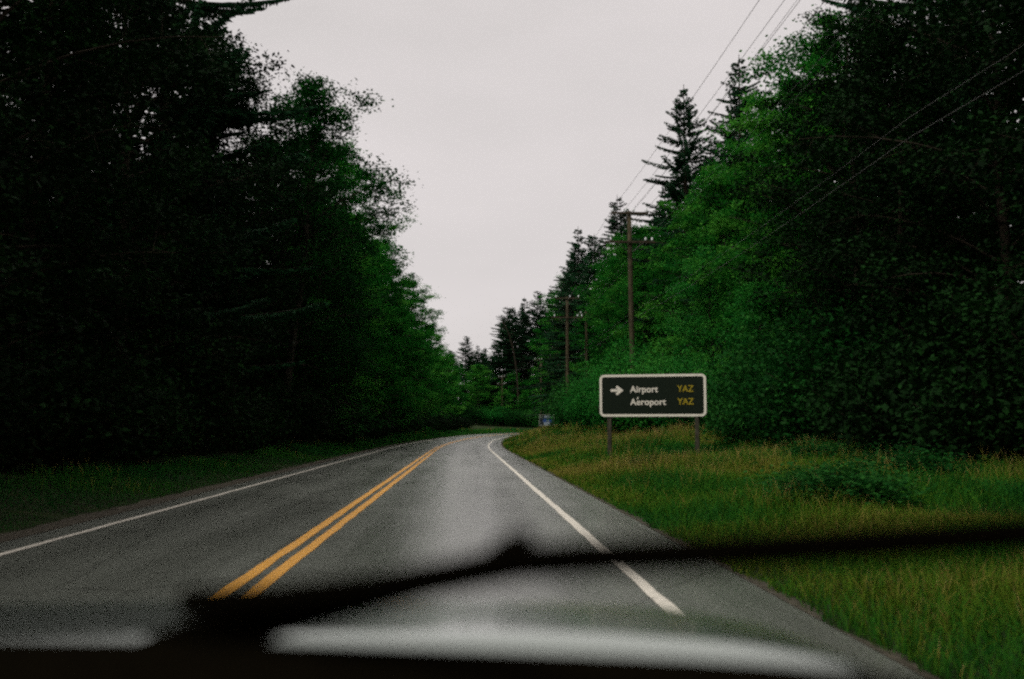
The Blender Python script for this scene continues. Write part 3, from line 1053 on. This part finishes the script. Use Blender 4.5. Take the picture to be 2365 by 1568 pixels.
def wire(pts, r, label, sag=0.35):
    m = MB()
    P = []
    for a, b in zip(pts[:-1], pts[1:]):
        a, b = np.array(a, float), np.array(b, float)
        t = np.linspace(0, 1, 12)[:-1] if b is not pts[-1] else np.linspace(0, 1, 12)
        q = a + (b - a) * t[:, None]
        q[:, 2] -= sag * 4 * t * (1 - t) * (np.linalg.norm(b - a) / 32) ** 2 * 0.5
        P += list(q)
    P.append(np.array(pts[-1], float))
    m.tube(P, [r] * len(P), 5, caps=False)
    o = m.build('power_line', M_WIRE, None, True)
    return tag(o, label, 'wire', 'power lines strung between the poles')


def on_pole(p, of, dz, top, lean=0.0):
    c, s_ = math.cos(p.rotation_euler[2]), math.sin(p.rotation_euler[2])
    lx, ly = of + lean, -0.19
    return (p.location[0] + c * lx - s_ * ly, p.location[1] + s_ * lx + c * ly, top - dz + 0.28)


up_l = ['thin power line highest across the sky, leftmost of the four', 'power line second from the left across the sky', 'power line third from the left across the sky', 'power line nearest the pale airy treetop, rightmost across the sky']
for i, of in enumerate(UP):
    wire([(10.3 + of, -30, 15.2), (10.4 + of, 22, 15.1), on_pole(p1, of, 0.15, 14.62, -0.15), on_pole(p2, of, 0.15, 13.5), on_pole(p3, of, 0.15, 13.4), on_pole(p4, of, 0.15, 13.6), on_pole(p5, of, 0.15, 13.2)], 0.010, up_l[i])
lo_l = ['power line from the left end of the lower crossarm', 'power line from the inner right of the lower crossarm', 'power line from the right end of the lower crossarm']
for i, of in enumerate(LO):
    wire([(10.3 + of, -30, 13.4), (10.4 + of, 22, 13.3), on_pole(p1, of, 1.95, 14.62, -0.15), on_pole(p2, of, 1.95, 13.5), on_pole(p3, of, 1.9, 13.4), on_pole(p4, of, 1.95, 13.6), on_pole(p5, of, 1.8, 13.2)], 0.007, lo_l[i])
wire([(10.2, -30, 8.1), (10.2, 22, 8.0), (10.0, 59.8, 7.85), (9.5, 91.8, 7.3), (14.1, 148.8, 7.2), (13.6, 177.8, 7.2), (8.6, 230.8, 7.0)], 0.009, 'thick low cable crossing the dark leaves above the airport sign')
wire([(10.25, -30, 8.6), (10.25, 22, 8.5), (10.0, 59.8, 8.3), (9.5, 91.8, 7.8), (14.1, 148.8, 7.6), (13.6, 177.8, 7.6), (8.6, 230.8, 7.4)], 0.007, 'thin cable just above the thick low one')

# ------------------------------------------------------------------ the airport sign
M_PANEL = simple('sign_face_green', (0.006, 0.012, 0.006), 0.7, 0.15, 0.1)
M_BORDER = simple('sign_white_sheeting', (0.80, 0.75, 0.64), 0.5, 0.4, 0.06)
M_YAZ = simple('sign_yellow_sheeting', (0.33, 0.25, 0.008), 0.5, 0.4, 0.06)
M_POST = simple('treated_post_wood', (0.055, 0.05, 0.036), 0.9, 0.1, 0.4, 6.0, bmp=0.5)
M_BACK = simple('sign_aluminium', (0.4, 0.4, 0.4), 0.5, 0.5, 0.1, metal=0.7)


def rounded(w, h, r, n=6):
    P = []
    for (x, y, a0) in ((w / 2 - r, h / 2 - r, 0), (-w / 2 + r, h / 2 - r, 90), (-w / 2 + r, -h / 2 + r, 180), (w / 2 - r, -h / 2 + r, 270)):
        for i in range(n + 1):
            a = math.radians(a0 + 90 * i / n)
            P.append((x + r * math.cos(a), y + r * math.sin(a)))
    return P


def slab(P, y0, y1):
    """outline P in (x, z) made solid between two depths"""
    n = len(P)
    V = [(x, y0, z) for x, z in P] + [(x, y1, z) for x, z in P]
    Fc = [tuple(range(n)), tuple(reversed(range(n, 2 * n)))]
    Fc += [(i, i + n, (i + 1) % n + n, (i + 1) % n) for i in range(n)]
    return MB().add(V, Fc)


def ring(Po, Pi, y0, y1):
    n = len(Po)
    V = [(x, y0, z) for x, z in Po] + [(x, y0, z) for x, z in Pi] + [(x, y1, z) for x, z in Po] + [(x, y1, z) for x, z in Pi]
    Fc = []
    for i in range(n):
        j = (i + 1) % n
        Fc += [(i, j, n + j, n + i), (2 * n + i, 3 * n + i, 3 * n + j, 2 * n + j), (i, 2 * n + i, 2 * n + j, j), (n + i, n + j, 3 * n + j, 3 * n + i)]
    return MB().add(V, Fc)


def text(name, s, size, x, z, y, mat, parent, thick=0.012):
    cu = bpy.data.curves.new(name, 'FONT')
    cu.body = s
    cu.size = size
    cu.extrude = 0.0015
    cu.space_character = 1.04
    tmp = bpy.data.objects.new(name + '_tmp', cu)
    C.objects.link(tmp)
    bpy.context.view_layer.update()
    me = bpy.data.meshes.new_from_object(tmp.evaluated_get(bpy.context.evaluated_depsgraph_get()))
    bpy.data.objects.remove(tmp)
    bpy.data.curves.remove(cu)
    me.name = name
    me.materials.clear()
    V0 = np.array([v.co[:] for v in me.vertices])
    F0 = [tuple(p.vertices) for p in me.polygons]
    bold = MB()
    for k, (a, b_) in enumerate(((0, 0), (1, 0), (-1, 0), (0, 0.8), (0, -0.8), (0.7, 0.6), (-0.7, 0.6), (0.7, -0.6), (-0.7, -0.6))):
        bold.add(V0 + np.array([a * thick, b_ * thick, 0.0003 * k]), F0)
    bpy.data.meshes.remove(me)
    o = bold.build(name, mat, parent)
    o.rotation_euler = (math.pi / 2, 0, 0)
    o.location = (x, y, z)
    return o


SD = 34.0
cL, cR = at(1385, 915, SD), at(1631, 911, SD - 1.0)
SW = float(np.linalg.norm((cR - cL)[:2]))
sc_ = (cL + cR) / 2
sang = math.atan2(cR[1] - cL[1], cR[0] - cL[0])
SH = SW * 0.398
sg = empty('airport_sign', (sc_[0], sc_[1], sc_[2]), sang)
tag(sg, 'dark green road sign with cream border reading Airport YAZ on two wooden posts', 'road sign')
slab(rounded(SW - 0.01, SH - 0.01, 0.15), -0.004, 0.012).build('panel', M_PANEL, sg)
ring(rounded(SW, SH, 0.16), rounded(SW - 0.16, SH - 0.16, 0.08), -0.010, 0.014).build('border', M_BORDER, sg)
u = SW / 246.0                              # metres per pixel of the view, on the sign
for nm, s, px, pz, m in (('lettering', 'Airport', -51, 7.5, M_BORDER), ('lettering', 'Aeroport', -51, -22, M_BORDER), ('lettering', 'YAZ', 58, 8, M_YAZ), ('lettering', 'YAZ', 58, -21.5, M_YAZ)):
    o = text(nm, s, 21 * u, px * u, pz * u, -0.009, m, sg, 0.0075)
    o.scale[0] = {'Airport': 65, 'YAZ': 37}.get(s, 83) * u / max(np.ptp([v.co[0] for v in o.data.vertices]), 1e-3)
slab([(x * u, z * u) for x, z in ((-36.2, -8.6), (-33.8, -8.6), (-31.2, -4.2), (-34.6, -4.2))], -0.0105, -0.0075).build('accent', M_BORDER, sg)
slab([(x * u, z * u) for x, z in ((-97, 15.2), (-80, 15.2), (-85.5, 20), (-81.5, 23.5), (-67, 12.2), (-81.5, 0.9), (-85.5, 4.4), (-80, 9.2), (-97, 9.2))][::-1], -0.009, -0.005).build('arrow', M_BORDER, sg)
for px in (-101, 101):
    x = px * u
    wx, wy = sc_[0] + math.cos(sang) * x, sc_[1] + math.sin(sang) * x
    zb = gz(wx, wy) - 0.2 - sc_[2]
    MB().box((x, 0.085, (zb + SH * 0.46) / 2), (0.14, 0.14, SH * 0.46 - zb)).build('post', M_POST, sg, bevel=0.008)
for z in (0.28 * SH, -0.28 * SH):
    MB().box((0, 0.0135 + 0.0, z), (SW * 0.9, 0.002, 0.06)).build('rail', M_BACK, sg)

# the far blue notice sign
M_BDARK = simple('notice_panel', (0.02, 0.03, 0.035), 0.5, 0.4, 0.2)
M_BLUE = simple('notice_blue', (0.03, 0.09, 0.30), 0.5, 0.4, 0.2)
M_PALE = simple('notice_pale', (0.30, 0.36, 0.42), 0.5, 0.4, 0.2)
M_FRAMEG = simple('notice_frame', (0.30, 0.32, 0.26), 0.6, 0.4, 0.2)
nd = 122.0
nc = at(1262.5, 970, nd)
ns = empty('notice_sign', nc, -0.05)
tag(ns, 'small framed notice sign with blue and pale squares at the foot of far poles', 'road sign')
u2 = nd / F
NW, NH = 35 * u2, 26 * u2
MB().box((0, 0, 0), (NW - 0.1, 0.03, NH - 0.1)).build('panel', M_BDARK, ns)
ring([(NW / 2, NH / 2), (-NW / 2, NH / 2), (-NW / 2, -NH / 2), (NW / 2, -NH / 2)], [(NW / 2 - .07, NH / 2 - .07), (-NW / 2 + .07, NH / 2 - .07), (-NW / 2 + .07, -NH / 2 + .07), (NW / 2 - .07, -NH / 2 + .07)], -0.05, 0.05).build('frame', M_FRAMEG, ns)
for (x, z, w, h, m, nm) in ((-12, 7.5, 5, 4, M_FRAMEG, 'emblem'), (1, 7.5, 12, 5, M_PALE, 'square'), (11, 7.5, 5, 4, M_PALE, 'square'), (-3, -1, 10, 7, M_BLUE, 'square'), (8, -0.5, 9, 6, M_BLUE, 'square'), (0.5, -8, 14, 6.5, M_PALE, 'square'), (2.5, -1.5, 5, 3, M_PALE, 'square')):
    MB().box((x * u2, -0.018 - (0.006 if (x == 2.5) else 0), z * u2), (w * u2, 0.006, h * u2)).build(nm, m, ns)
for x in (-0.33, 0.33):
    wx, wy = nc[0] + x * NW, nc[1] + 0.08
    zb = gz(wx, wy) - 0.2 - nc[2]
    MB().box((x * NW, 0.08, (zb + NH * 0.4) / 2), (0.10, 0.09, NH * 0.4 - zb)).build('post', M_POST, ns)

# ------------------------------------------------------------------ the car the photograph is taken from
M_PAINT, nt, b, out = mat_new('car_paint')
nt.links.new(ramp(nt, noise(nt, 900, 2), [(0.3, (0.52, 0.58, 0.53)), (0.7, (0.60, 0.66, 0.61))]), b.inputs['Base Color'])
b.inputs['Metallic'].default_value = 0.9
b.inputs['Roughness'].default_value = 0.28
b.inputs['Coat Weight'].default_value = 1.0
b.inputs['Coat Roughness'].default_value = 0.14
M_RUBBER = simple('black_rubber', (0.0025, 0.002, 0.0012), 0.95, 0.0, 0.2)
M_DASH = simple('dash_vinyl', (0.0045, 0.0036, 0.002), 0.95, 0.0, 0.2, 60.0, bmp=0.2)
M_TRIM = simple('pillar_trim', (0.03, 0.03, 0.03), 0.8, 0.3, 0.1)
M_TYRE = simple('tyre_rubber', (0.015, 0.015, 0.015), 0.85, 0.3, 0.2)
M_RIM = simple('alloy', (0.45, 0.45, 0.46), 0.35, 0.5, 0.05, metal=0.9)
M_LAMP = simple('headlamp_plastic', (0.5, 0.52, 0.55), 0.08, 0.6, 0.05)

M_GLASS, nt, b, out = mat_new('windscreen_glass')
nt.nodes.remove(b)
tr = nt.nodes.new('ShaderNodeBsdfTransparent')
tr.inputs['Color'].default_value = (0.97, 0.985, 0.975, 1)
gl = nt.nodes.new('ShaderNodeBsdfGlossy')
gl.inputs['Roughness'].default_value = 0.02
fr = nt.nodes.new('ShaderNodeFresnel')
fr.inputs['IOR'].default_value = 1.35
mx = nt.nodes.new('ShaderNodeMixShader')
nt.links.new(fr.outputs[0], mx.inputs[0])
nt.links.new(tr.outputs[0], mx.inputs[1])
nt.links.new(gl.outputs[0], mx.inputs[2])
nt.links.new(mx.outputs[0], out.inputs['Surface'])

XC, HWID = -0.38, 0.90
car = empty('car', (XC, 0, 0))
tag(car, 'grey car seen from inside: hood, black wiper and dashboard along the bottom edge', 'car')

# hood: nearly level, falling away at the nose, rolled down along its rear edge
hy = np.array([1.00, 1.03, 1.07, 1.10, 1.125, 1.14, 1.15, 1.16, 1.22, 1.35, 1.5, 1.7, 1.9, 2.05, 2.18, 2.28, 2.34, 2.36])
hz = np.array([1.005, 1.035, 1.070, 1.0940, 1.1120, 1.1195, 1.1220, 1.1225, 1.1190, 1.1105, 1.0970, 1.0700, 1.035, 0.99, 0.935, 0.86, 0.76, 0.66])
uu = np.concatenate([np.linspace(-1, -0.9, 5), np.linspace(-0.8, 0.8, 17), np.linspace(0.9, 1, 5)])


def hood_drop(uv_):
    a = abs(uv_)
    return 0.026 * a ** 2 + 0.036 * max(0, (a - 0.72) / 0.28) ** 2 + 0.07 * max(0, (a - 0.93) / 0.07) ** 2


V, Fc = [], []
for i, (y, z) in enumerate(zip(hy, hz)):
    for v in uu:
        nar = 1 - 0.05 * max(0, (y - 1.3) / 1.0) ** 2
        crease = 0.006 * math.exp(-((abs(v) - 0.55) / 0.07) ** 2)
        V.append((v * HWID * nar, y - 0.22 * v * v * smooth(1.6, 2.3, y), z - hood_drop(v) * (1 - 0.75 * (v < 0) * (1 - float(smooth(1.2, 1.7, y)))) + crease))
k = len(uu)
for i in range(len(hy) - 1):
    for j in range(k - 1):
        Fc.append((i * k + j, i * k + j + 1, (i + 1) * k + j + 1, (i + 1) * k + j))
hood = link('hood', mesh_py('hood', V, Fc, True), M_PAINT, car)
sb = hood.modifiers.new('sub', 'SUBSURF')
sb.levels = sb.render_levels = 2

# the windscreen: a curved raked pane
GB = (0.93, 1.125)                       # y, z along the bottom
RAKE = math.radians(31)


def glass_pt(x, t):
    """t metres up the rake"""
    v = x / 0.82
    return np.array([x, GB[0] - t * math.cos(RAKE) - 0.17 * v * v, GB[1] + t * math.sin(RAKE)])


V, Fc = [], []
gx = np.linspace(-0.84, 0.84, 19)
gt = np.linspace(0, 0.88, 9)
for t in gt:
    for x in gx:
        V.append(glass_pt(x * (1 - 0.18 * t), t))
for i in range(8):
    for j in range(18):
        Fc.append((i * 19 + j, i * 19 + j + 1, (i + 1) * 19 + j + 1, (i + 1) * 19 + j))
link('windscreen', mesh_py('windscreen', V, Fc, True), M_GLASS, car)


def on_glass(px, py, out_=0.015):
    """where the view through a pixel meets the pane, moved a little outside, in the car's frame"""
    d = ray(px, py)
    o0 = np.array([-XC, 0, EYE])
    lo, hi = 0.2, 1.4
    for _ in range(40):
        mid = (lo + hi) / 2
        p = o0 + d * (mid / d[1])
        v = p[0] / 0.82
        yg = GB[0] - 0.17 * v * v - (p[2] - GB[1]) / math.tan(RAKE)
        if p[1] < yg:
            lo = mid
        else:
            hi = mid
    return o0 + d * (lo / d[1]) + d / np.linalg.norm(d) * (0.03 + out_)


def ribbon(pts, w_up, w_out):
    """a bar of lens-shaped section along pts: w_up across the pane (list), w_out its thickness off the pane"""
    pts = np.asarray(pts, float)
    t = np.gradient(pts, axis=0)
    t /= np.linalg.norm(t, axis=1)[:, None]
    nrm = np.array([0, math.sin(RAKE), math.cos(RAKE)])
    upv = np.cross(nrm, t)
    upv /= np.linalg.norm(upv, axis=1)[:, None]
    n = 8
    V, Fc = [], []
    for p, uvec, w in zip(pts, upv, np.broadcast_to(w_up, len(pts))):
        for a in range(n):
            an = 2 * math.pi * (a + 0.5) / n
            V.append(p + uvec * w / 2 * math.copysign(abs(math.cos(an)) ** 0.6, math.cos(an)) + nrm * w_out / 2 * math.copysign(abs(math.sin(an)) ** 0.6, math.sin(an)))
    for i in range(len(pts) - 1):
        for a in range(n):
            b2 = (a + 1) % n
            Fc.append((i * n + a, i * n + b2, (i + 1) * n + b2, (i + 1) * n + a))
    Fc += [tuple(reversed(range(n))), tuple(range((len(pts) - 1) * n, len(pts) * n))]
    return MB().add(V, Fc)


wp = empty('wiper')
wp.parent = car
bl = [on_glass(x, y, 0.012) for x, y in ((425, 1392), (640, 1386), (860, 1362), (1040, 1330), (1190, 1300), (1400, 1287), (1650, 1277), (1900, 1262), (2150, 1246), (2420, 1228), (2600, 1216))]
ribbon(bl, [0.022, 0.030, 0.031, 0.030, 0.032, 0.033, 0.034, 0.035, 0.035, 0.034, 0.026], 0.02).build('blade', M_RUBBER, wp, True)
ar = [on_glass(x, y, 0.045) for x, y in ((360, 1520), (470, 1478), (600, 1436), (760, 1398), (930, 1360), (1080, 1322), (1180, 1292))]
ribbon(ar, [0.07, 0.07, 0.062, 0.048, 0.034, 0.025, 0.022], 0.014).build('arm', M_RUBBER, wp, True)
hk = [on_glass(x, y, 0.035) for x, y in ((1120, 1312), (1160, 1282), (1190, 1262), (1225, 1250))]
ribbon(hk, [0.016, 0.020, 0.016, 0.008], 0.02).build('hook', M_RUBBER, wp, True)

# cowl under the glass, dashboard inside, frame of the cabin
V, Fc = [], []
dx = np.linspace(-0.80, 0.80, 21)
rx_, rz0 = [], []
for px, py in ((-400, 1478), (0, 1480), (400, 1482), (700, 1490), (1100, 1506), (1500, 1523), (1900, 1543), (2150, 1562), (2500, 1590)):
    q = at(px, py, 0.80)
    rx_.append(q[0] - XC)
    rz0.append(q[2])
for x in dx:
    v = x / 0.82
    zr_ = float(np.interp(x, rx_, rz0))
    for y, z in ((-0.32, 0.88), (-0.33, zr_ - 0.13), (0.25, zr_ - 0.10), (0.55, zr_ - 0.045), (0.70, zr_ - 0.012), (0.77, zr_ - 0.001), (0.80, zr_), (0.83, zr_ - 0.004), (0.88, zr_ - 0.035), (0.91, zr_ - 0.08), (0.91, 0.90)):
        V.append((x, y - (0.17 * max(0, abs(v) - 0.75) if y > 0.4 else 0), z))
k = 11
for i in range(len(dx) - 1):
    for j in range(k - 1):
        Fc.append((i * k + j, i * k + j + 1, (i + 1) * k + j + 1, (i + 1) * k + j))
dsh = link('dashboard', mesh_py('dashboard', V, Fc, True), M_DASH, car)
V, Fc = [], []
for x in dx:
    v = x / 0.82
    for y, z in ((0.90, 1.035), (0.955, 1.05), (0.985, 1.03), (0.985, 0.85)):
        V.append((x, y - 0.15 * v * v, z - 0.02 * v * v))
for i in range(len(dx) - 1):
    for j in range(3):
        Fc.append((i * 4 + j, i * 4 + j + 1, (i + 1) * 4 + j + 1, (i + 1) * 4 + j))
link('cowl', mesh_py('cowl', V, Fc, True), M_RUBBER, car)
for s_ in (-1, 1):
    MB().tube([glass_pt(s_ * 0.845 * (1 - 0.18 * t), t) for t in np.linspace(-0.05, 0.9, 8)], [0.035] * 8, 8).build('pillar', M_PAINT, car, True)
V, Fc = [], []
ry = [glass_pt(0, 0.86)[1] + 0.02, 0.0, -0.4, -0.9, -1.3]
rz_ = [glass_pt(0, 0.86)[2] + 0.01, 1.585, 1.61, 1.605, 1.57]
rx = np.linspace(-0.70, 0.70, 11)
for y, z in zip(ry, rz_):
    for x in rx:
        v = x / 0.82
        V.append((x, y - (0.17 * v * v if y > 0 else 0.03 * v * v), z - 0.05 * abs(x / 0.7) ** 3))
for i in range(4):
    for j in range(10):
        Fc.append((i * 11 + j, i * 11 + j + 1, (i + 1) * 11 + j + 1, (i + 1) * 11 + j))
ro = link('roof', mesh_py('roof', V, Fc, True), M_PAINT, car)
so = ro.modifiers.new('thick', 'SOLIDIFY')
so.thickness = 0.03
# doors and front wings
for s_ in (-1, 1):
    V, Fc = [], []
    dy_ = [0.70, 0.3, -0.2, -0.7, -1.2]
    dz_ = [(0.86, 1.05), (0.90, 0.85), (0.90, 0.6), (0.86, 0.35)]
    for y in dy_:
        for x, z in dz_:
            V.append((s_ * x, y, z))
    for i in range(4):
        for j in range(3):
            Fc.append((i * 4 + j, i * 4 + j + 1, i * 4 + 5 + j, i * 4 + 4 + j))
    d_ = link('door', mesh_py('door', V, Fc, True), M_PAINT, car)
    so = d_.modifiers.new('thick', 'SOLIDIFY')
    so.thickness = 0.04
    V, Fc = [], []
    wy = np.linspace(0.72, 2.3, 14)
    for y in wy:
        nar = 1 - 0.05 * max(0, (y - 1.3) / 1.0) ** 2 - 0.05 * smooth(1.9, 2.3, y)
        ztop = np.interp(y, hy, hz) - 0.19 if y > 0.95 else 0.92
        arch = 0.34 + math.sqrt(max(0, 0.37 ** 2 - (y - 1.55) ** 2)) if abs(y - 1.55) < 0.37 else 0.33
        arch = max(0.33, arch)
        for f, bulge in ((1.0, 0.0), (0.5, 0.03), (0.0, 0.02)):
            V.append((s_ * (HWID * nar + bulge), y, arch + (ztop - arch) * f))
    for i in range(13):
        for j in range(2):
            Fc.append((i * 3 + j, i * 3 + j + 1, i * 3 + 4 + j, i * 3 + 3 + j))
    link('wing', mesh_py('wing', V, Fc, True), M_PAINT, car)
    for y in (1.55, -1.05):
        w = MB()
        tq = [(s_ * q, y, 0.33) for q in (0.64, 0.66, 0.82, 0.84)]
        w.tube(tq, [0.28, 0.33, 0.33, 0.28], 28)
        wh = w.build('wheel', M_TYRE, car, True)
        r_ = MB()
        r_.tube([(s_ * 0.845, y, 0.33), (s_ * 0.855, y, 0.33)], [0.215, 0.19], 20)
        r_.build('rim', M_RIM, wh)
    MB().box((s_ * 0.62, 2.235, 0.72), (0.34, 0.10, 0.13)).build('headlight', M_LAMP, car, bevel=0.03)
V, Fc = [], []
for x in np.linspace(-0.82, 0.82, 13):
    v = x / 0.82
    for y, z in ((2.33, 0.66), (2.42, 0.58), (2.44, 0.42), (2.38, 0.28), (2.2, 0.24)):
        V.append((x, y - 0.22 * v * v, z))
for i in range(12):
    for j in range(4):
        Fc.append((i * 5 + j, i * 5 + j + 1, i * 5 + 6 + j, i * 5 + 5 + j))
link('bumper', mesh_py('bumper', V, Fc, True), M_PAINT, car)
